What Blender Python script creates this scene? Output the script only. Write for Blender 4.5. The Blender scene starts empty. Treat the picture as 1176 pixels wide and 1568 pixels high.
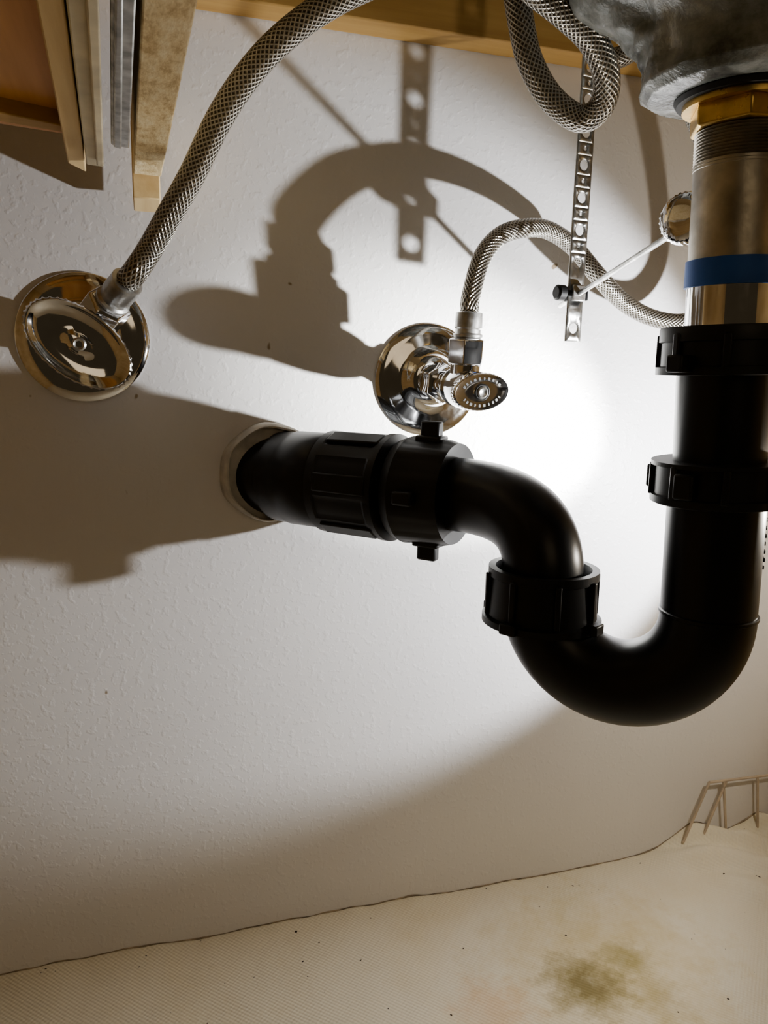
import bpy, bmesh, math, random
from mathutils import Vector, Matrix, noise
random.seed(3)
S = bpy.context.scene
COL = S.collection
V = Vector
# ------------------------------------------------------------------ camera
YAW, PITCH, ROLL = map(math.radians, (17.0, 10.0, 1.2))
FPX, W, H = 1178.0, 1176.0, 1568.0
CAM = V((0, -0.45, 0.357))
F = V((math.sin(YAW)*math.cos(PITCH), math.cos(YAW)*math.cos(PITCH), -math.sin(PITCH)))
R0 = V((math.cos(YAW), -math.sin(YAW), 0)); U0 = R0.cross(F)
R = R0*math.cos(ROLL) + U0*math.sin(ROLL)
U = U0*math.cos(ROLL) - R0*math.sin(ROLL)
cd = bpy.data.cameras.new('camera'); cam = bpy.data.objects.new('camera', cd); COL.objects.link(cam)
cam.matrix_world = Matrix(((R.x, U.x, -F.x, CAM.x), (R.y, U.y, -F.y, CAM.y), (R.z, U.z, -F.z, CAM.z), (0, 0, 0, 1)))
cd.sensor_fit = 'VERTICAL'; cd.sensor_height = 36; cd.lens = 36*FPX/H; cd.clip_start = 0.01
S.camera = cam
# back-projection helpers: image pixel + distance from wall (or height) -> world metres
def ray(a, b):
    return F + R*((a-W/2)/FPX) - U*((b-H/2)/FPX)
def P(a, b, d=0.0):
    r = ray(a, b); return CAM + r*((-d-CAM.y)/r.y)
def PZ(a, b, z):
    r = ray(a, b); return CAM + r*((z-CAM.z)/r.z)
def proj(p):
    q = p-CAM; return (q.dot(R)/q.dot(F)*FPX+W/2, H/2-q.dot(U)/q.dot(F)*FPX)
LIGHT = P(1453, 805, 0.175)
def depth_from_shadow(a, b, sx):
    """distance from the wall at which a thing seen at image pixel (a,b) throws its shadow at sx"""
    lo, hi = 0.001, 0.15
    for _ in range(50):
        d = (lo+hi)/2; p = P(a, b, d); r = p-LIGHT; w = LIGHT + r*(-LIGHT.y/r.y)
        if proj(w)[0] < sx: hi = d
        else: lo = d
    return lo
# ------------------------------------------------------------------ materials
def mat(name):
    m = bpy.data.materials.new(name); m.use_nodes = True
    nt = m.node_tree; b = nt.nodes['Principled BSDF']; return m, nt, b
def N(nt, t, **k):
    n = nt.nodes.new(t)
    for a, v in k.items():
        if hasattr(n, a): setattr(n, a, v)
        else: n.inputs[a.replace('_', ' ')].default_value = v
    return n
def ramp(nt, src, stops):
    r = nt.nodes.new('ShaderNodeValToRGB'); e = r.color_ramp.elements
    while len(e) < len(stops): e.new(0.5)
    for el, (p, c) in zip(e, stops):
        el.position = p; el.color = (*c, 1) if len(c) == 3 else c
    nt.links.new(src, r.inputs[0]); return r
def mathn(nt, op, a, b=None, clamp=False):
    n = nt.nodes.new('ShaderNodeMath'); n.operation = op; n.use_clamp = clamp
    for i, v in enumerate((a, b)):
        if v is None: continue
        if isinstance(v, (int, float)): n.inputs[i].default_value = v
        else: nt.links.new(v, n.inputs[i])
    return n.outputs[0]
def mixc(nt, f, a, b, mode='MIX'):
    n = nt.nodes.new('ShaderNodeMix'); n.data_type = 'RGBA'; n.blend_type = mode
    for s, v in ((n.inputs[0], f), (n.inputs[6], a), (n.inputs[7], b)):
        if isinstance(v, (int, float)): s.default_value = v
        elif isinstance(v, tuple): s.default_value = (*v, 1)
        else: nt.links.new(v, s)
    return n.outputs[2]
def bump(nt, b, h, strength, dist, prev=None):
    n = nt.nodes.new('ShaderNodeBump'); n.inputs['Strength'].default_value = strength; n.inputs['Distance'].default_value = dist
    nt.links.new(h, n.inputs['Height'])
    if prev is not None: nt.links.new(prev, n.inputs['Normal'])
    nt.links.new(n.outputs[0], b.inputs['Normal']); return n.outputs[0]
def coords(nt, scale=(1, 1, 1), loc=(0, 0, 0)):
    tc = nt.nodes.new('ShaderNodeTexCoord'); mp = nt.nodes.new('ShaderNodeMapping')
    mp.inputs['Scale'].default_value = scale; mp.inputs['Location'].default_value = loc
    nt.links.new(tc.outputs['Object'], mp.inputs[0]); return mp.outputs[0]
def noi(nt, vec, scale, detail=4, rough=0.5):
    n = N(nt, 'ShaderNodeTexNoise', Scale=scale, Detail=detail, Roughness=rough)
    nt.links.new(vec, n.inputs['Vector']); return n.outputs['Fac']
def simple(name, col, rough=0.5, metal=0.0, nscale=60, var=0.25, bmp=0.0, bscale=300, bdist=0.0004, coat=0, rvar=0.0):
    m, nt, b = mat(name); c = coords(nt)
    f = noi(nt, c, nscale)
    r = ramp(nt, f, [(0.3, tuple(x*(1-var) for x in col)), (0.7, tuple(min(1, x*(1+var)) for x in col))])
    nt.links.new(r.outputs[0], b.inputs['Base Color'])
    b.inputs['Roughness'].default_value = rough; b.inputs['Metallic'].default_value = metal
    b.inputs['Coat Weight'].default_value = coat
    if rvar:
        g = noi(nt, c, nscale*3); q = mathn(nt, 'MULTIPLY_ADD', g, rvar); q.node.inputs[2].default_value = rough-rvar/2
        nt.links.new(q, b.inputs['Roughness'])
    if bmp: bump(nt, b, noi(nt, c, bscale), bmp, bdist)
    return m
M = {}
# painted orange-peel wall
m, nt, b = mat('painted_orange_peel'); c = coords(nt)
big = noi(nt, c, 5, 3); fine = noi(nt, c, 230, 2, 0.5); mid = noi(nt, c, 60, 3); spk = noi(nt, c, 95, 1)
base = ramp(nt, big, [(0.3, (0.70, 0.68, 0.68)), (0.7, (0.77, 0.755, 0.745))]).outputs[0]
sp = ramp(nt, spk, [(0.19, (1, 1, 1)), (0.215, (0, 0, 0))]).outputs[0]
base = mixc(nt, sp, base, (0.34, 0.27, 0.19))
nt.links.new(base, b.inputs['Base Color']); b.inputs['Roughness'].default_value = 0.42
h1 = ramp(nt, fine, [(0.52, (0, 0, 0)), (0.68, (1, 1, 1))]).outputs[0]
n1 = bump(nt, b, h1, 0.34, 0.0003); bump(nt, b, mid, 0.11, 0.0006, n1)
M['wall'] = m
# floor liner
m, nt, b = mat('cream_cotton_liner'); c = coords(nt)
st = noi(nt, c, 9, 5, 0.6); st2 = noi(nt, c, 60, 5, 0.7)
base = ramp(nt, st, [(0.3, (0.80, 0.75, 0.61)), (0.55, (0.84, 0.79, 0.66)), (0.8, (0.79, 0.71, 0.53))]).outputs[0]
def blob(px, py, rad, soft):
    p = PZ(px, py, 0.0)
    vm = N(nt, 'ShaderNodeVectorMath', operation='DISTANCE'); nt.links.new(c, vm.inputs[0]); vm.inputs[1].default_value = p
    d = mathn(nt, 'ADD', vm.outputs['Value'], mathn(nt, 'MULTIPLY', mathn(nt, 'SUBTRACT', st2, 0.5), rad*1.8))
    mr = N(nt, 'ShaderNodeMapRange', clamp=True); nt.links.new(d, mr.inputs[0])
    mr.inputs[1].default_value = rad; mr.inputs[2].default_value = rad*soft; mr.inputs[3].default_value = 0; mr.inputs[4].default_value = 1
    return mr.outputs[0]
base = mixc(nt, mathn(nt, 'MULTIPLY', blob(930, 1480, 0.085, 0.15), 0.58), base, (0.64, 0.52, 0.24))
base = mixc(nt, mathn(nt, 'MULTIPLY', blob(895, 1505, 0.031, 0.1), 0.80), base, (0.22, 0.18, 0.06))
base = mixc(nt, mathn(nt, 'MULTIPLY', blob(955, 1472, 0.020, 0.1), 0.65), base, (0.32, 0.27, 0.09))
base = mixc(nt, mathn(nt, 'MULTIPLY', blob(1010, 1530, 0.022, 0.1), 0.45), base, (0.40, 0.32, 0.12))
base = mixc(nt, mathn(nt, 'MULTIPLY', blob(760, 1545, 0.030, 0.2), 0.4), base, (0.75, 0.47, 0.24))
base = mixc(nt, mathn(nt, 'MULTIPLY', blob(1075, 1305, 0.012, 0.2), 0.7), base, (0.45, 0.36, 0.12))
cr = ramp(nt, noi(nt, c, 230, 1), [(0.205, (1, 1, 1)), (0.23, (0, 0, 0))]).outputs[0]
base = mixc(nt, cr, base, (0.05, 0.03, 0.02))
nt.links.new(base, b.inputs['Base Color']); b.inputs['Roughness'].default_value = 0.8
sx = N(nt, 'ShaderNodeSeparateXYZ'); nt.links.new(coords(nt), sx.inputs[0])
wx = mathn(nt, 'SINE', mathn(nt, 'MULTIPLY', sx.outputs[0], 2200)); wy = mathn(nt, 'SINE', mathn(nt, 'MULTIPLY', sx.outputs[1], 2200))
n1 = bump(nt, b, mathn(nt, 'MULTIPLY', wx, wy), 0.4, 0.0004); bump(nt, b, noi(nt, c, 30, 4), 0.5, 0.003, n1)
M['liner'] = m
# wood
def wood(name, c1, c2, stretch=(60, 3, 60), rough=0.6):
    m, nt, b = mat(name); c = coords(nt, stretch)
    f = noi(nt, c, 1.5, 6, 0.6)
    r = ramp(nt, f, [(0.3, c1), (0.5, tuple((x+y)/2 for x, y in zip(c1, c2))), (0.7, c2)])
    nt.links.new(r.outputs[0], b.inputs['Base Color']); b.inputs['Roughness'].default_value = rough
    bump(nt, b, f, 0.3, 0.0006); return m
M['pine_y'] = wood('pine_lengthwise', (0.68, 0.48, 0.23), (0.86, 0.67, 0.38))
M['pine_x'] = wood('pine_crosswise', (0.46, 0.28, 0.10), (0.62, 0.42, 0.17), (3, 60, 60))
M['ply'] = wood('stained_plywood', (0.60, 0.28, 0.08), (0.80, 0.44, 0.16), (50, 3, 50), 0.4)
m, nt, b = mat('particle_board'); c = coords(nt, (1, .45, 1)); f = noi(nt, c, 260, 3, 0.7)
nt.links.new(ramp(nt, f, [(0.35, (0.64, 0.47, 0.24)), (0.5, (0.82, 0.66, 0.39)), (0.68, (0.92, 0.79, 0.54))]).outputs[0], b.inputs['Base Color'])
b.inputs['Roughness'].default_value = 0.75; bump(nt, b, f, 0.5, 0.0008); M['osb'] = m
M['abs'] = simple('black_abs_plastic', (0.006, 0.006, 0.0065), 0.34, var=0.15, bmp=0.05, bscale=420, bdist=0.0002, rvar=0.04)
M['nutblk'] = simple('black_nylon_nut', (0.007, 0.007, 0.0075), 0.44, var=0.2, bmp=0.1, bscale=500, bdist=0.0002)
M['chrome'] = simple('polished_chrome', (0.74, 0.74, 0.75), 0.07, 1.0, nscale=120, var=0.06, rvar=0.08)
M['steel'] = simple('zinc_plated_steel', (0.50, 0.50, 0.49), 0.38, 1.0, nscale=150, var=0.35, rvar=0.3)
M['nickel'] = simple('tarnished_nickel', (0.46, 0.43, 0.38), 0.42, 1.0, nscale=90, var=0.25, bmp=0.2, bscale=900, bdist=0.0002, rvar=0.25)
M['brass'] = simple('brass', (0.62, 0.44, 0.18), 0.3, 1.0, nscale=90, var=0.3, rvar=0.2)
M['tape'] = simple('blue_painters_tape', (0.03, 0.13, 0.50), 0.55, var=0.15)
M['rubber'] = simple('black_rubber', (0.012, 0.012, 0.013), 0.6)
M['stamp'] = simple('stamped_recess', (0.12, 0.12, 0.12), 0.4, 1.0)
M['plaster'] = simple('painted_pipe_collar', (0.50, 0.47, 0.42), 0.7, nscale=90, var=0.25, bmp=0.6, bscale=160, bdist=0.001)
M['seam_gap'] = simple('dark_seam_gap', (0.32, 0.26, 0.19), 0.9, nscale=120, var=0.5)  # brown for the dark gap between wall and floor
M['ivory'] = simple('ivory_slide_cover', (0.80, 0.72, 0.54), 0.55, nscale=80, var=0.12)
M['rack_shadow'] = simple('tan_rack_shadow', (0.55, 0.46, 0.36), 0.5, nscale=80, var=0.12)  # cast-shadow tint for the rack lines on the wall
m, nt, b = mat('unglazed_sink_underside'); c = coords(nt)
f = noi(nt, c, 38, 6, 0.65)
nt.links.new(ramp(nt, f, [(0.33, (0.05, 0.055, 0.055)), (0.46, (0.20, 0.215, 0.21)), (0.6, (0.34, 0.355, 0.35)), (0.74, (0.56, 0.54, 0.48))]).outputs[0], b.inputs['Base Color'])
b.inputs['Roughness'].default_value = 0.22; bump(nt, b, f, 0.6, 0.003); M['sink'] = m
# braided hose (UV: u around, v metres along)
m, nt, b = mat('stainless_braid')
uv = N(nt, 'ShaderNodeUVMap'); sp = N(nt, 'ShaderNodeSeparateXYZ'); nt.links.new(uv.outputs[0], sp.inputs[0])
uu = mathn(nt, 'MULTIPLY', sp.outputs[0], 2*math.pi*16); vv = mathn(nt, 'MULTIPLY', sp.outputs[1], 2*math.pi*390)
s1 = mathn(nt, 'SINE', mathn(nt, 'ADD', uu, vv)); s2 = mathn(nt, 'SINE', mathn(nt, 'SUBTRACT', uu, vv))
hgt = mathn(nt, 'MAXIMUM', s1, s2)
nt.links.new(ramp(nt, hgt, [(0.0, (0.14, 0.125, 0.10)), (0.4, (0.34, 0.32, 0.28)), (0.9, (0.54, 0.52, 0.48))]).outputs[0], b.inputs['Base Color'])
b.inputs['Metallic'].default_value = 0.95; b.inputs['Roughness'].default_value = 0.30
bump(nt, b, hgt, 0.8, 0.0004); M['braid'] = m
# ------------------------------------------------------------------ mesh helpers
def finish(name, bm, material, parent=None, sharp=35, bevel=0):
    bmesh.ops.recalc_face_normals(bm, faces=bm.faces)
    for f in bm.faces: f.smooth = True
    lim = math.radians(sharp)
    for e in bm.edges:
        if len(e.link_faces) == 2 and e.calc_face_angle(0) > lim: e.smooth = False
    me = bpy.data.meshes.new(name); bm.to_mesh(me); bm.free()
    ob = bpy.data.objects.new(name, me); COL.objects.link(ob)
    for mm in (material if isinstance(material, list) else [material]): me.materials.append(mm)
    if bevel:
        bv = ob.modifiers.new('bevel', 'BEVEL'); bv.width = bevel; bv.segments = 2; bv.limit_method = 'ANGLE'
    if parent:
        ob.parent = parent; ob.matrix_parent_inverse = Matrix.Translation(-parent.location)
    return ob
def empty(name, loc):
    e = bpy.data.objects.new(name, None); e.empty_display_size = 0.02; e.location = loc; COL.objects.link(e); return e
def frame(axis, ref=None):
    a = axis.normalized(); r = ref if ref is not None else (V((0, 0, 1)) if abs(a.z) < 0.9 else V((1, 0, 0)))
    x = (r - a*r.dot(a)).normalized(); return x, a.cross(x), a
def lathe(name, o, axis, prof, material, parent=None, segs=48, rmod=None, ref=None, sharp=35, bevel=0, sx=1, sy=1):
    x, y, a = frame(axis, ref); bm = bmesh.new(); rings = []
    for k, (h, r) in enumerate(prof):
        ring = []
        for i in range(segs):
            t = 2*math.pi*i/segs; rr = r*(rmod(t, k) if rmod else 1)
            ring.append(bm.verts.new(o + a*h + x*(rr*math.cos(t)*sx) + y*(rr*math.sin(t)*sy)))
        rings.append(ring)
    for q, w in zip(rings, rings[1:]):
        for i in range(segs):
            bm.faces.new((q[i], q[(i+1) % segs], w[(i+1) % segs], w[i]))
    bm.faces.new(rings[0]); bm.faces.new(rings[-1])
    return finish(name, bm, material, parent, sharp, bevel)
def catmull(pts, n=10):
    out = []; q = [pts[0]*2-pts[1]] + pts + [pts[-1]*2-pts[-2]]
    for i in range(1, len(q)-2):
        p0, p1, p2, p3 = q[i-1:i+3]
        for j in range(n):
            t = j/n
            out.append(0.5*((2*p1)+(p2-p0)*t+(2*p0-5*p1+4*p2-p3)*t*t+(3*p1-p0-3*p2+p3)*t**3))
    out.append(pts[-1].copy()); return out
def tube(name, pts, r, material, parent=None, segs=28, smooth=10, inner=None):
    pts = catmull(pts, smooth) if smooth else pts
    bm = bmesh.new(); uvl = bm.loops.layers.uv.new('UVMap')
    T = []
    for i in range(len(pts)):
        T.append((pts[min(i+1, len(pts)-1)]-pts[max(i-1, 0)]).normalized())
    x = frame(T[0])[0]; rings = []; L = 0; Ls = []
    for i, p in enumerate(pts):
        if i: L += (p-pts[i-1]).length; x = (x - T[i]*x.dot(T[i])).normalized()
        Ls.append(L); y = T[i].cross(x); rr = r(i/(len(pts)-1)) if callable(r) else r
        rings.append([bm.verts.new(p + x*rr*math.cos(2*math.pi*k/segs) + y*rr*math.sin(2*math.pi*k/segs)) for k in range(segs)])
    for i in range(len(rings)-1):
        for k in range(segs):
            f = bm.faces.new((rings[i][k], rings[i][(k+1) % segs], rings[i+1][(k+1) % segs], rings[i+1][k]))
            for lp, (a, b_) in zip(f.loops, ((k, i), (k+1, i), (k+1, i+1), (k, i+1))):
                lp[uvl].uv = (a/segs, Ls[b_])
    bm.faces.new(rings[0]); bm.faces.new(rings[-1])
    return finish(name, bm, material, parent, 60)
def box(name, o, ax, ay, az, size, material, parent=None, bevel=0.0004):
    bm = bmesh.new(); bmesh.ops.create_cube(bm, size=1)
    for v in bm.verts:
        v.co = o + ax*(v.co.x*size[0]) + ay*(v.co.y*size[1]) + az*(v.co.z*size[2])
    return finish(name, bm, material, parent, 30, bevel)
X, Y, Z = V((1, 0, 0)), V((0, 1, 0)), V((0, 0, 1))
def prism(name, poly, h, material, parent=None, bevel=0.0006):
    bm = bmesh.new(); lo = [bm.verts.new(p) for p in poly]; hi = [bm.verts.new(p+Z*h) for p in poly]
    bm.faces.new(lo); bm.faces.new(hi)
    for i in range(len(poly)):
        j = (i+1) % len(poly); bm.faces.new((lo[i], lo[j], hi[j], hi[i]))
    return finish(name, bm, material, parent, 30, bevel)
# ------------------------------------------------------------------ room shell
box('wall_back', V((0.1, 0.01, 0.33)), X, Y, Z, (0.92, 0.02, 0.70), M['wall'], bevel=0)
box('wall_left', V((-0.35, -0.33, 0.33)), X, Y, Z, (0.018, 0.66, 0.70), M['pine_y'], bevel=0)
box('wall_right', V((0.55, -0.33, 0.33)), X, Y, Z, (0.018, 0.66, 0.70), M['pine_y'], bevel=0)
box('ceiling', V((0.1, -0.33, 0.69)), X, Y, Z, (0.92, 0.66, 0.018), M['osb'], bevel=0)
# floor: cotton liner with gentle waves and a bunched fold in the right corner
bm = bmesh.new(); NX, NY = 300, 240
def floor_h(x, y):
    n = noise.noise(V((x*9, y*9, 1.3)))*0.002 + noise.noise(V((x*40, y*40, 4)))*0.0005
    e = math.exp(y/0.010)
    n += e*(0.002 + 0.0022*noise.noise(V((x*16, 0, 7))) + 0.0008*noise.noise(V((x*70, 0, 2))))
    g = 1/(1+math.exp(-(x-0.362-0.55*(-y))/0.007))*math.exp(y/0.12)
    q = (x*0.55+y)
    n += g*(0.014 + 0.0045*math.sin(q*210+3*noise.noise(V((x*15, y*15, 0)))) + 0.003*noise.noise(V((x*60, y*30, 9))))
    return n
grid = [[bm.verts.new((-0.36+0.92*i/NX, -0.66*(j/NY)**1.5, 0)) for i in range(NX+1)] for j in range(NY+1)]
for row in grid:
    for v in row: v.co.z = floor_h(v.co.x, v.co.y)
for j in range(NY):
    for i in range(NX):
        bm.faces.new((grid[j][i], grid[j][i+1], grid[j+1][i+1], grid[j+1][i]))
finish('floor', bm, M['liner'], None, 80)
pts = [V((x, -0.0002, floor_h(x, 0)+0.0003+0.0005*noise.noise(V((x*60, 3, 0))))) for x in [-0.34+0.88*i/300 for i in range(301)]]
tube('seam_gap_line', pts, lambda t: max(0.0002, 0.0004+0.0006*noise.noise(V((t*50, 0, 5)))), M['seam_gap'], smooth=0, segs=8)  # thin tube added along the seam to draw the dark gap
# thin tan tubes along the wall, standing in for a rack's cast shadow
rk = empty('rack_shadow_lines', P(1130, 1240, 0.01))
def wr(n, a, b_): tube(n, [a, (a+b_)/2, b_], 0.0010, M['rack_shadow'], rk, 10, 2)
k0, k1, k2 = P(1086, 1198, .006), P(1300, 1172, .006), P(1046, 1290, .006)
wr('shadow_top_rail', k0, k1); wr('shadow_leg', k0, k2)
wr('shadow_brace', P(1112, 1197, .006), P(1072, 1290, .006))
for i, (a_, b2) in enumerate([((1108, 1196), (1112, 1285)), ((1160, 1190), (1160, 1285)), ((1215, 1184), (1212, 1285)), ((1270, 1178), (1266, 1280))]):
    wr('shadow_upright_%d' % i, P(*a_, .006), P(*b2, .006))
# ------------------------------------------------------------------ p-trap drain
A = P(424, 728, 0.0); B = P(700, 757, 0.085); ax = (B-A).normalized(); LN = (B-A).length
trap = empty('p_trap_drain', A)
def tpx(px):
    lo, hi = 0.0, LN
    for _ in range(40):
        md = (lo+hi)/2; u = proj(A+ax*md)[0]
        if u < px: lo = md
        else: hi = md
    return lo
e0 = P(413, 723, 0.0)
lathe('wall_pipe_collar', e0, ax*0.25+V((0, -0.9, 0)), [(-0.010, 0.0262), (-0.010, 0.0290), (0.003, 0.0290), (0.006, 0.0286), (0.0075, 0.0276), (0.0075, 0.0268), (0.005, 0.0262)], M['plaster'], trap, 64, rmod=lambda t, k: 1+0.012*math.sin(3*t+k)+0.014*math.sin(7*t))
lathe('wall_stub_pipe', A-ax*0.012, ax, [(0, 0.0238), (tpx(520)+0.012, 0.0238)], M['abs'], trap, 64)
s0, s1_, s2_, s3, s4, s5 = [tpx(v) for v in (462, 510, 612, 628, 700, 716)]
lathe('stub_hub', A+ax*0.003, ax, [(0, 0.0238), (0.0005, 0.0260), (0.003, 0.0264), (s0-.006, 0.0264), (s0-.005, 0.0270), (s1_-.006, 0.0270), (s1_-.004, 0.026)], M['abs'], trap, 64)
lathe('coupling_body', A+ax*(s1_-0.002), ax, [(0, 0.0262), (0.0015, 0.0285), (0.006, 0.0285), (0.007, 0.0275), (s2_-s1_-0.006, 0.0275), (s2_-s1_-.004, 0.029), (s2_-s1_, 0.029), (s2_-s1_+.002, 0.024)], M['nutblk'], trap, 96, rmod=lambda t, k: 1+(0.03 if (math.cos(8*t) > 0.3 and k in (3, 4)) else 0), sharp=25)
for i in range(6):
    t = i*math.pi/3+0.4; x_, y_, _ = frame(ax); rd = x_*math.cos(t)+y_*math.sin(t)
    box('coupling_lug_%d' % i, A+ax*((s1_+s2_)/2)+rd*0.0280, rd, ax.cross(rd), ax, (0.003, 0.010, (s2_-s1_)*0.75), M['nutblk'], trap, 0.0008)
lathe('arm_slip_nut', A+ax*(s2_+.001), ax, [(0, 0.023), (0.001, 0.0265), (s3-s2_, 0.0285), (s3-s2_+.002, 0.0275), (s4-s2_-0.006, 0.0268), (s4-s2_-.001, 0.0262), (s5-s2_-.002, 0.0215)], M['nutblk'], trap, 96, rmod=lambda t, k: 1+(0.03 if math.cos(10*t) > 0.2 and k in (3, 4) else 0), sharp=25)
rU = (Z-ax*Z.dot(ax)).normalized(); rS = ax.cross(rU)
for sgn, nm in ((1, 'top'), (-1, 'bottom')):
    box('nut_wing_'+nm, A+ax*((s3+s4)/2-0.002)+rU*sgn*0.0300, rS, ax, rU, (0.006, 0.011, 0.014), M['nutblk'], trap, 0.0012)
    box('nut_wing_rib_'+nm, A+ax*((s3+s4)/2-0.002)+rU*sgn*0.027, rS, ax, rU, (0.010, 0.015, 0.005), M['nutblk'], trap, 0.001)
for sgn, nm in ((1, 'front'), (-1, 'back')):
    box('nut_wing_'+nm, A+ax*((s3+s4)/2-0.002)+rS*sgn*0.0285, rU, ax, rS, (0.007, 0.011, 0.008), M['nutblk'], trap, 0.0012)
# elbow + U-bend
DL, DR = 0.140, 0.19
La = P(829, 930, DL); Lb = P(1087, 905, DR)
La.z = Lb.z = (La.z+Lb.z)/2+0.0
top = V((La.x, La.y, P(826, 890, DL).z))
el = []
Bc = A+ax*(s4-0.004); c1 = B+ax*0.028; c2 = top+Z*0.032
for i in range(25):
    t = i/24; el.append(Bc*(1-t)**3+c1*3*t*(1-t)**2+c2*3*t*t*(1-t)+top*t**3)
tube('trap_arm_elbow', el+[top-Z*0.008], lambda t: 0.0190-0.0006*t, M['abs'], trap, 48, 0)
rad = (La-Lb).length/2; dr = (Lb-La).normalized()
cen = (La+Lb)/2
zb = cen.z
for _ in range(60):
    y_ = proj(V((cen.x, cen.y, zb))-Z*(rad+.0192))[1]; zb += (y_-1103)*0.0001
nz = P(830, 948, DL).z; nh = P(829, 868, DL).z-nz
cen.z = zb; La.z = zb
ub = [V((La.x, La.y, max(zb+0.002, nz+nh*0.35))), La.copy()]
ub = [ub[0]] if ub[0].z-zb < 0.001 else [ub[0]]
for i in range(41):
    t = math.pi*i/40; ub.append(cen - dr*rad*math.cos(t) - Z*rad*math.sin(t))
if Lb.z > zb+0.001: ub.append(Lb)
tube('u_bend', ub, lambda t: 0.0190+0.0004*t, M['abs'], trap, 56, 0)
lathe('u_bend_seam', Lb-Z*0.001, Z, [(0, 0.0194), (0.0004, 0.0200), (0.0016, 0.0200), (0.002, 0.0194)], M['abs'], trap, 56)
no = V((La.x, La.y, nz)); ns = 0.965
lathe('trap_slip_nut', no, Z, [(h_, r_*ns) for h_, r_ in [(-0.001, 0.0205), (-0.0008, 0.0285), (0.0022, 0.0285), (0.003, 0.0262), (nh-.0045, 0.0252), (nh-.004, 0.0262), (nh, 0.0262), (nh, 0.0228), (nh-0.006, 0.0205)]], M['nutblk'], trap, 96, sharp=30)
for i in range(8):
    t = i*math.pi/4+0.55; rd = V((math.cos(t), math.sin(t), 0))
    box('trap_nut_rib_%d' % i, no+Z*(nh*0.5)+rd*0.0262*ns, rd, Z.cross(rd), Z, (0.003, 0.0028, nh*0.78), M['nutblk'], trap, 0.0006)
    if i % 2 == 0: box('trap_nut_tab_%d' % i, no+Z*0.0015+rd*0.0285*ns, rd, Z.cross(rd), Z, (0.005, 0.008, 0.005), M['nutblk'], trap, 0.0008)
# vertical tail
def tp(py): return P(1134-0.0634*(py-180), py, DR)
def seg(name, y0, y1, prof, material, parent, **k):
    a, b_ = tp(y0), tp(y1); L = (b_-a).length
    return lathe(name, a, b_-a, [(f*L, r) for f, r in prof], material, parent, **k)
down = (tp(900)-tp(180)).normalized()
legtop = tp(760)
tube('trap_inlet_leg', [Lb, Lb*0.7+legtop*0.3, Lb*0.3+legtop*0.7, legtop], 0.0192, M['abs'], trap, 56, 6)
seg('inlet_slip_nut', 704, 768, [(0, .0195), (0, .0262), (.10, .0262), (.12, .0245), (.78, .0248), (.80, .0262), (.97, .0262), (1, .0252), (1, .0195)], M['nutblk'], trap, segs=96, sharp=30)
for i in range(8):
    t = i*math.pi/4+0.2; rd = V((math.cos(t), math.sin(t), 0))
    box('inlet_nut_rib_%d' % i, tp(736)+rd*0.0254, rd, Z.cross(rd), Z, (0.0026, 0.003, 0.0135), M['nutblk'], trap, 0.0006)
for i, t in enumerate((math.radians(205), math.radians(25), math.radians(115), math.radians(295))):
    rd = V((math.cos(t), math.sin(t), 0))
    box('inlet_nut_wing_%d' % i, tp(738)+rd*0.0275, rd, Z.cross(rd), Z, (0.005, 0.008, 0.010), M['nutblk'], trap, 0.001)
seg('extension_tube', 560, 720, [(0, .0181), (1, .0178)], M['abs'], trap, segs=56)
seg('upper_slip_nut', 500, 574, [(0, .0165), (0, .0248), (.05, .0252), (.30, .0252), (.32, .0242), (.80, .0245), (.82, .0262), (.98, .0262), (1, .018)], M['nutblk'], trap, segs=96, sharp=30)
for i in range(8):
    t = i*math.pi/4+0.1; rd = V((math.cos(t), math.sin(t), 0))
    box('upper_nut_rib_%d' % i, tp(540)+rd*0.0248, rd, Z.cross(rd), Z, (0.0026, 0.003, 0.013), M['nutblk'], trap, 0.0006)
for i, t in enumerate((math.radians(197), math.radians(17))):
    rd = V((math.cos(t), math.sin(t), 0))
    box('upper_nut_wing_%d' % i, tp(560)+rd*0.0285, rd, Z.cross(rd), Z, (0.009, 0.007, 0.0065), M['nutblk'], trap, 0.0008)
for i in range(7):
    t = math.radians(-35); rd = V((math.cos(t), math.sin(t), 0))
    box('moulded_mark_%d' % i, tp(790+i*12)+rd*0.0193, rd, Z.cross(rd), Z, (0.0006, 0.002+0.001*(i % 3), 0.0016), M['abs'], trap, 0.0002)
# ------------------------------------------------------------------ sink tailpiece
tail = empty('sink_tailpiece', tp(400))
seg('chrome_sleeve', 432, 506, [(0, .0150), (0, .0160), (1, .0160)], M['chrome'], tail)
seg('tape_band', 398, 440, [(0, .0161), (.01, .0167), (.99, .0169), (1, .0161)], M['tape'], tail, rmod=lambda t, k: 1+0.006*math.sin(5*t+k))
seg('nickel_tube', 250, 436, [(0, .0158), (1, .0160)], M['nickel'], tail)
n = 15; prof = []
for i in range(n):
    prof += [(i/n, .0150), ((i+.5)/n, .0160)]
seg('threaded_neck', 190, 262, prof+[(1, .0155)], M['nickel'], tail, sharp=80)
seg('brass_hex_nut', 164, 200, [(0, .016), (0.02, .0190), (.3, .0192), (.9, .0190), (1, .0175)], M['brass'], tail, segs=6, bevel=0.0005, sharp=20)
seg('brass_washer', 155, 166, [(0, .0210), (1, .0210)], M['brass'], tail)
seg('rubber_gasket', 140, 157, [(0, .021), (0.05, .0235), (.5, .0242), (.95, .0232), (1, .020)], M['rubber'], tail)
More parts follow.
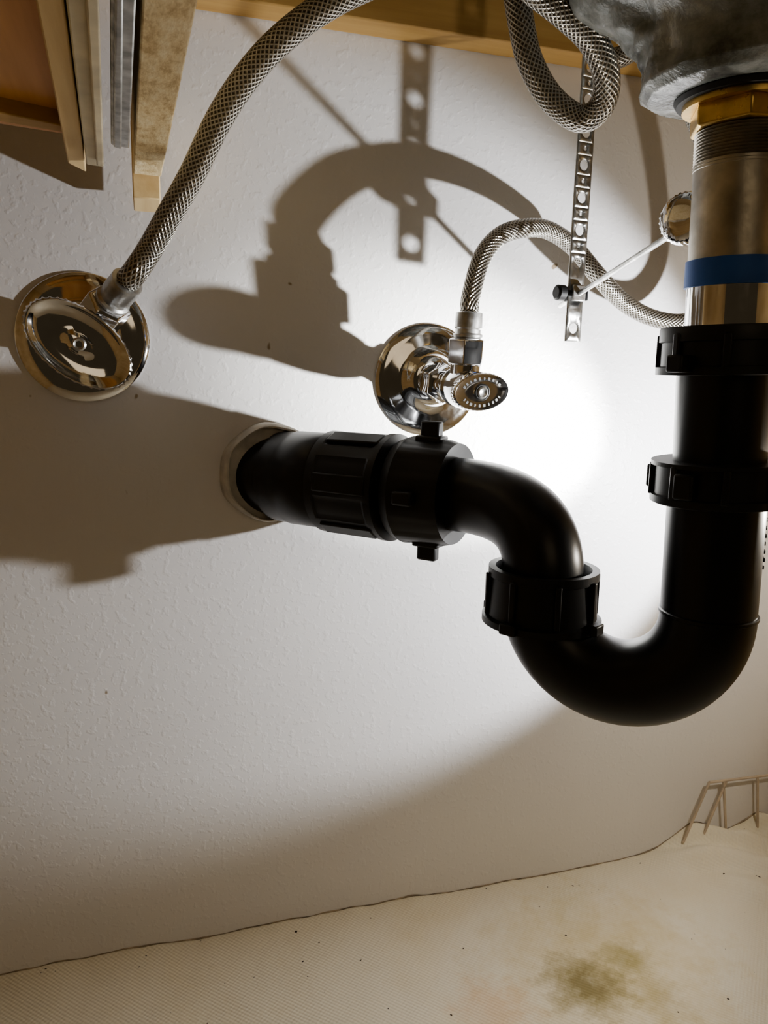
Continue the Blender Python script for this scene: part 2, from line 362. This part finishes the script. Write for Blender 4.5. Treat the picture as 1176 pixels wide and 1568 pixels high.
# ------------------------------------------------------------------ sink underside
so = tp(145); up = -down
bm = bmesh.new(); prof = [(0, .006), (-.0005, .028), (0.0005, .0335), (.004, .0368), (.007, .0358), (.011, .0346), (.016, .0358), (.022, .0395), (.027, .044), (.032, .050), (.040, .060), (.052, .071), (.075, .086), (.11, .10), (.16, .125), (.215, .17)]
x_, y_, a_ = frame(up, V((1, 0, 0))); rings = []; SG = 120
dense = []
for (h0, r0), (h1_, r1) in zip(prof, prof[1:]):
    for j in range(5): dense.append((h0+(h1_-h0)*j/5, r0+(r1-r0)*j/5))
dense.append(prof[-1])
for hh, rr in dense:
    ring = []
    for i in range(SG):
        t = 2*math.pi*i/SG; d = x_*math.cos(t)+y_*math.sin(t); p = so+a_*hh+d*rr
        k = min(1, hh/0.02) if hh > 0 else 0
        nz_ = noise.noise(p*45)*0.005+noise.noise(p*120)*0.0026+abs(noise.noise(p*75))*0.004
        over = 0.012*math.exp(-((math.atan2(math.sin(t-math.radians(250)), math.cos(t-math.radians(250))))/0.30)**2)*k
        ring.append(bm.verts.new(p+d*(nz_*(0.35+0.65*k)+over)))
    rings.append(ring)
for q, w in zip(rings, rings[1:]):
    for i in range(SG): bm.faces.new((q[i], q[(i+1) % SG], w[(i+1) % SG], w[i]))
bm.faces.new(rings[0])
finish('sink_basin', bm, M['sink'], None, 70)
# ------------------------------------------------------------------ shut-off valves
def valve(name, cpx, hpx, hd, opx, long_dir, ha, hb, bfrac=0.55, letters=False):
    c0 = P(*cpx, 0.0); hc = P(*hpx, hd); e = empty(name, c0); a = (hc-c0).normalized()
    nrm = V((0, -1, 0))
    lathe('escutcheon', c0, nrm, [(0, .0335), (.0010, .0338), (.0018, .0330), (.0030, .0305), (.0036, .027), (.0040, .021), (.0052, .0175), (.0085, .0150), (.0110, .0125), (.0112, .009)], M['chrome'], e, 96, sharp=50)
    L = (hc-c0).length
    lathe('stub', c0+a*0.004, a, [(0, .0079), (L*0.45, .0079)], M['chrome'], e, 32)
    lathe('compression_nut', c0+a*0.012, a, [(0, .0095), (.001, .0118), (.011, .0118), (.012, .0095)], M['chrome'], e, 6, bevel=0.0005, sharp=20)
    bc = c0+a*(L*bfrac)
    lathe('body', bc-a*0.015, a, [(0, .0080), (.002, .0098), (.006, .0112), (.015, .0116), (.022, .0108), (.0255, .0092), (.027, .0105), (.031, .0105), (.032, .0065)], M['chrome'], e, 40)
    lathe('stem', bc+a*0.014, a, [(0, .0045), (max(.004, L*(1-bfrac)-0.016), .0045)], M['chrome'], e, 24)
    ld = P(hpx[0]+long_dir[0], hpx[1]+long_dir[1], hd)-hc; nseg = 120
    if letters: hp = [(0, .30), (.0005, .86), (.002, .98), (.004, 1.0), (.0058, 0.985), (.0064, .95), (.0062, .90), (.0060, .50), (.0060, .32), (.0066, .30), (.0066, .10)]
    else: hp = [(0, .30), (.0005, .80), (.002, .95), (.004, 1.0), (.0065, 1.0), (.0078, .96), (.0074, .91), (.0058, .86), (.0044, .70), (.0036, .50), (.0034, .30), (.0046, .24), (.0046, .05)]
    lathe('oval_handle', hc-a*0.004, a, hp, M['chrome'], e, nseg, rmod=lambda t, k: 1+(0.018*math.cos(40*t) if 2 <= k <= 4 else 0), ref=ld, sx=ha, sy=hb, sharp=50)
    x_, y_, _ = frame(a, ld)
    if letters:
        for i in range(26):
            if i in (0, 1, 12, 13, 14, 25): continue
            t = 2*math.pi*i/26; rr = 0.70
            rd = (x_*math.cos(t)*ha+y_*math.sin(t)*hb)*rr; tg = (-x_*math.sin(t)*ha+y_*math.cos(t)*hb).normalized()
            box('stamped_letter_%d' % i, hc+rd+a*0.0021, tg, a.cross(tg), a, (hb*(.09+.03*(i % 3)), hb*.16, 0.0004), M['stamp'], e, 0.0001)
    sc = 0.0018 if letters else -0.0008
    lathe('handle_screw_ring', hc+a*sc, a, [(0, .0046), (.0008, .0046), (.0012, .0040), (.0008, .0034)], M['stamp'], e, 24)
    lathe('handle_screw', hc+a*sc, a, [(0, .0032), (.0015, .0032), (.002, .0024), (.0012, .0012)], M['steel'], e, 24)
    op = P(*opx); od = (op-bc); Lo = od.length; od.normalize()
    lathe('outlet', bc, od, [(0, .0085), (Lo*0.45, .0085)], M['chrome'], e, 32)
    lathe('outlet_hex_nut', bc+od*(Lo*0.30), od, [(0, .0085), (.001, .0108), (Lo*.34, .0108), (Lo*.36, .009)], M['chrome'], e, 6, bevel=0.0005, sharp=20)
    lathe('hose_ferrule', bc+od*(Lo*0.66), od, [(0, .0070), (.001, .0082), (Lo*.05, .0082), (Lo*.07, .0070), (Lo*.12, .0070), (Lo*.14, .0076), (Lo*.33, .0074), (Lo*.34, .0062)], M['steel'], e, 32)
    return op, od
DS = depth_from_shadow
HD = DS(735, 600, 350); HO = DS(717, 480, 458)
opL, odL = valve('shutoff_valve', (128, 517), (121, 527), 0.062, (196, 430, 0.066), (62, 46), 0.0262, 0.0160)
opR, odR = valve('shutoff_valve', (655, 582), (735, 600), HD, (719, 478, HO), (60, -4), 0.0168, 0.0102, HO*0.95/HD, True)
# ------------------------------------------------------------------ braided hoses
def hose(name, start, sdir, ctrl, r):
    tube(name, [start+sdir*0.0003, start+sdir*0.008]+[P(*q) for q in ctrl], r, M['braid'], None, 32, 14)
hose('braided_supply_hose', opL, odL, [(232, 378, .072), (262, 325, .08), (294, 268, .088), (338, 178, .098), (388, 105, .106), (445, 48, .112), (515, 0, .117), (600, -40, .12), (700, -90, .12)], 0.0056)
sh = [(722, 430, 482), (738, 395, 520), (765, 362, 590), (800, 350, 655), (838, 352, 740), (878, 378, 810)]
hose('braided_supply_hose', opR, odR, [(a, b_, DS(a, b_, s)) for a, b_, s in sh[1:]]+[(918, 425, .033), (955, 463, .028), (1000, 487, .026), (1050, 492, .032), (1100, 465, .044), (1125, 390, .058), (1115, 300, .064), (1080, 220, .068), (1050, 140, .068), (1030, 60, .068)], 0.0052)
tube('braided_supply_hose', [P(*q) for q in [(783, -110, .11), (787, -40, .11), (797, 30, .11), (812, 95, .11), (845, 152, .112), (890, 182, .118), (922, 160, .126), (928, 112, .134), (905, 60, .138), (862, 18, .14), (815, -20, .14), (770, -70, .14)]], 0.0058, M['braid'], None, 32, 14)
tube('braided_supply_hose', [P(*q) for q in [(890, -60, .045), (905, -10, .045), (912, 50, .045), (935, 90, .045), (985, 60, .05), (1010, -20, .05)]], 0.0055, M['braid'], None, 32, 14)
# ------------------------------------------------------------------ perforated lift strap, clip and pivot rod
SDp = DS(876, 523, 628)
ls = empty('perforated_lift_strap', P(885, 300, SDp))
s_top, s_bot = P(908, 40, SDp), P(876, 523, SDp)
sd = (s_top-s_bot); SL = sd.length; sd.normalize(); sw = (X-sd*X.dot(sd)).normalized(); sw = (sw+V((0, 0.12, 0))).normalized(); sn = sw.cross(sd)
def strap_at(py):
    a, b_ = 0, SL
    for _ in range(40):
        md = (a+b_)/2; yy = proj(s_bot+sd*md)[1]
        if yy > py: a = md
        else: b_ = md
    return a
bm = bmesh.new(); hw = 0.0052; K = 24
big_h = [503-50*i for i in range(10)]; holes = sorted([(strap_at(y), .0028) for y in big_h]+[(strap_at(y-25), .0010) for y in big_h[2:-1]])
bounds = [0]+[(a[0]+b_[0])/2+(a[1]-b_[1])*0.5 for a, b_ in zip(holes, holes[1:])]+[SL]
for (hc, hr), lo, hi in zip(holes, bounds, bounds[1:]):
    inner, outer = [], []
    for k in range(K):
        t = 2*math.pi*(k+.5)/K; c_, s_ = math.cos(t), math.sin(t)
        inner.append((hr*c_, hc+hr*s_))
        fx = hw/abs(c_) if abs(c_) > 1e-6 else 1e9
        fy = ((hi-hc) if s_ > 0 else (hc-lo))/abs(s_) if abs(s_) > 1e-6 else 1e9
        f_ = min(fx, fy); outer.append((f_*c_, hc+f_*s_))
    mk = lambda q: bm.verts.new(s_bot+sw*q[0]+sd*q[1])
    iv = [mk(q) for q in inner]; ov = [mk(q) for q in outer]
    for k in range(K):
        j = (k+1) % K; a, b_ = outer[k], outer[j]
        ce = None
        ex_a = abs(abs(a[0])-hw) < 1e-7; ex_b = abs(abs(b_[0])-hw) < 1e-7
        if ex_a != ex_b:
            cx = a[0] if ex_a else b_[0]; cy = b_[1] if ex_a else a[1]
            if min(abs(cy-lo), abs(cy-hi)) < 1e-7: ce = mk((cx, cy))
        bm.faces.new([iv[k], ov[k]]+([ce] if ce else [])+[ov[j], iv[j]])
bmesh.ops.remove_doubles(bm, verts=bm.verts, dist=1e-6)
st = finish('strap', bm, M['steel'], ls, 30); so_ = st.modifiers.new('t', 'SOLIDIFY'); so_.thickness = 0.0009; so_.offset = 0
rod0 = P(1042, 350, .163); rod1 = P(886, 450, SDp+0.003); rd_ = (rod1-rod0).normalized()
tube('pivot_rod', [rod0, (rod0+rod1)/2, rod1+rd_*0.026], 0.0014, M['steel'], ls, 16, 4)
cpt = s_bot+sd*strap_at(450)
box('spring_clip_front', cpt-Y*0.004, sw, sn, sd, (0.0085, 0.0012, 0.0085), M['steel'], ls)
box('spring_clip_back', cpt+Y*0.005, sw, sn, sd, (0.0085, 0.0012, 0.0085), M['steel'], ls)
box('spring_clip_bend', cpt+sw*0.0045, sw, sn, sd, (0.0012, 0.010, 0.0075), M['rubber'], ls)
lathe('clip_screw', cpt-sw*0.013, sw, [(0, .0030), (.001, .0042), (.005, .0042), (.006, .0018), (.012, .0018)], M['rubber'], ls, 20)
box('clip_screw_tab', cpt-sw*0.008+Y*.002, sw, sn, sd, (0.006, 0.0015, 0.008), M['rubber'], ls)
bn = P(1047, 334, .168); bd = V((-1, -0.55, 0.0)).normalized()
lathe('ball_nut', bn-bd*0.008, bd, [(0, .008), (.002, .0088), (.003, .0102), (.0085, .0102), (.0100, .0092), (.0115, .0065), (.0120, .0030)], M['chrome'], ls, 90, rmod=lambda t, k: 1+(0.03*math.cos(30*t) if 2 <= k <= 3 else 0), sharp=50)
# ------------------------------------------------------------------ timber at the top
a = P(620, 40, 0.02); b_ = P(990, 97, 0.02); z = (a.z+b_.z)/2
box('wall_cleat', V((0.12, -0.0098, z+0.035)), X, Y, Z, (0.84, 0.0190, 0.07), M['pine_x'], None, 0.001)
dz = P(226, 268, 0.05).z
dr_ = empty('drawer_with_slides', PZ(130, 100, dz))
def runner(name, far, near, z, h, material, bev=0.0006):
    prism(name, [PZ(*far[0], z), PZ(*far[1], z), PZ(*near[1], z), PZ(*near[0], z)], h, material, dr_, bev)
runner('runner_board', ((204, 266), (247, 271)), ((222, -70), (318, -70)), dz, 0.10, M['osb'])
blk = P(224, 304, 0.045)
prism('runner_end_block', [V((P(204, 304, .03).x, -0.045, blk.z)), V((P(245, 304, .03).x, -0.045, blk.z)), V((P(245, 304, .03).x, -0.012, blk.z)), V((P(204, 304, .03).x, -0.012, blk.z))], 0.06, M['pine_y'], dr_)
runner('steel_slide_outer', ((170, 222), (198, 228)), ((168, -70), (212, -70)), dz-0.002, 0.003, M['steel'])
runner('steel_slide_channel', ((174, 226), (186, 229)), ((176, -70), (190, -70)), dz-0.004, 0.035, M['steel'])
runner('ivory_slide_rail', ((132, 252), (159, 256)), ((92, -70), (150, -70)), dz-0.002, 0.030, M['ivory'])
runner('ivory_slide_lip', ((148, 254), (159, 256)), ((126, -70), (150, -70)), dz-0.0045, 0.003, M['ivory'])
runner('drawer_side', ((104, 250), (132, 264)), ((40, -70), (88, -70)), dz, 0.12, M['pine_y'])
runner('drawer_bottom_panel', ((-160, 165), (97, 205)), ((-260, -70), (48, -70)), dz+0.014, 0.012, M['ply'])
runner('drawer_back_edge', ((-160, 158), (98, 203)), ((-162, 140), (97, 193)), dz+0.008, 0.11, M['pine_x'])
# ------------------------------------------------------------------ lights
Lp = LIGHT
axis = V((-0.626, 0.777, 0.05)).normalized()
def spot(name, power, size, blend, color, axis, rad=0.004):
    ld = bpy.data.lights.new(name, 'SPOT'); ld.energy = power; ld.spot_size = math.radians(size); ld.spot_blend = blend
    ld.color = color; ld.shadow_soft_size = rad; o = bpy.data.objects.new(name, ld); COL.objects.link(o)
    o.location = Lp; o.rotation_euler = axis.to_track_quat('-Z', 'Y').to_euler(); return o
spot('work_light_spill', 6.2, 86, 0.30, (0.93, 0.96, 1.0), axis)
spot('work_light_beam', 26.0, 42, 1.0, (0.98, 1.0, 0.96), (P(740, 640, 0)-Lp).normalized())
spot('bounce_fill', 0.95, 175, 0.3, (1.0, 0.93, 0.82), axis)  # warm wide fill added at the lamp position, stands in for bounced light
ld = bpy.data.lights.new('room_fill', 'AREA'); ld.energy = 1.1; ld.size = 0.7; ld.color = (1, 0.80, 0.54)  # faint warm fill added behind the camera, not a visible fixture
o = bpy.data.objects.new('room_fill', ld); COL.objects.link(o); o.location = (0.1, -1.6, 0.9)
o.rotation_euler = (V((0.1, 0, 0.1))-o.location).to_track_quat('-Z', 'Y').to_euler()
w = bpy.data.worlds.new('world'); S.world = w; w.use_nodes = True
w.node_tree.nodes['Background'].inputs[0].default_value = (1.0, 0.76, 0.46, 1); w.node_tree.nodes['Background'].inputs[1].default_value = 0.04
S.view_settings.view_transform = 'AgX'
try: S.view_settings.look = 'AgX - Medium High Contrast'
except Exception as ex: print(ex)
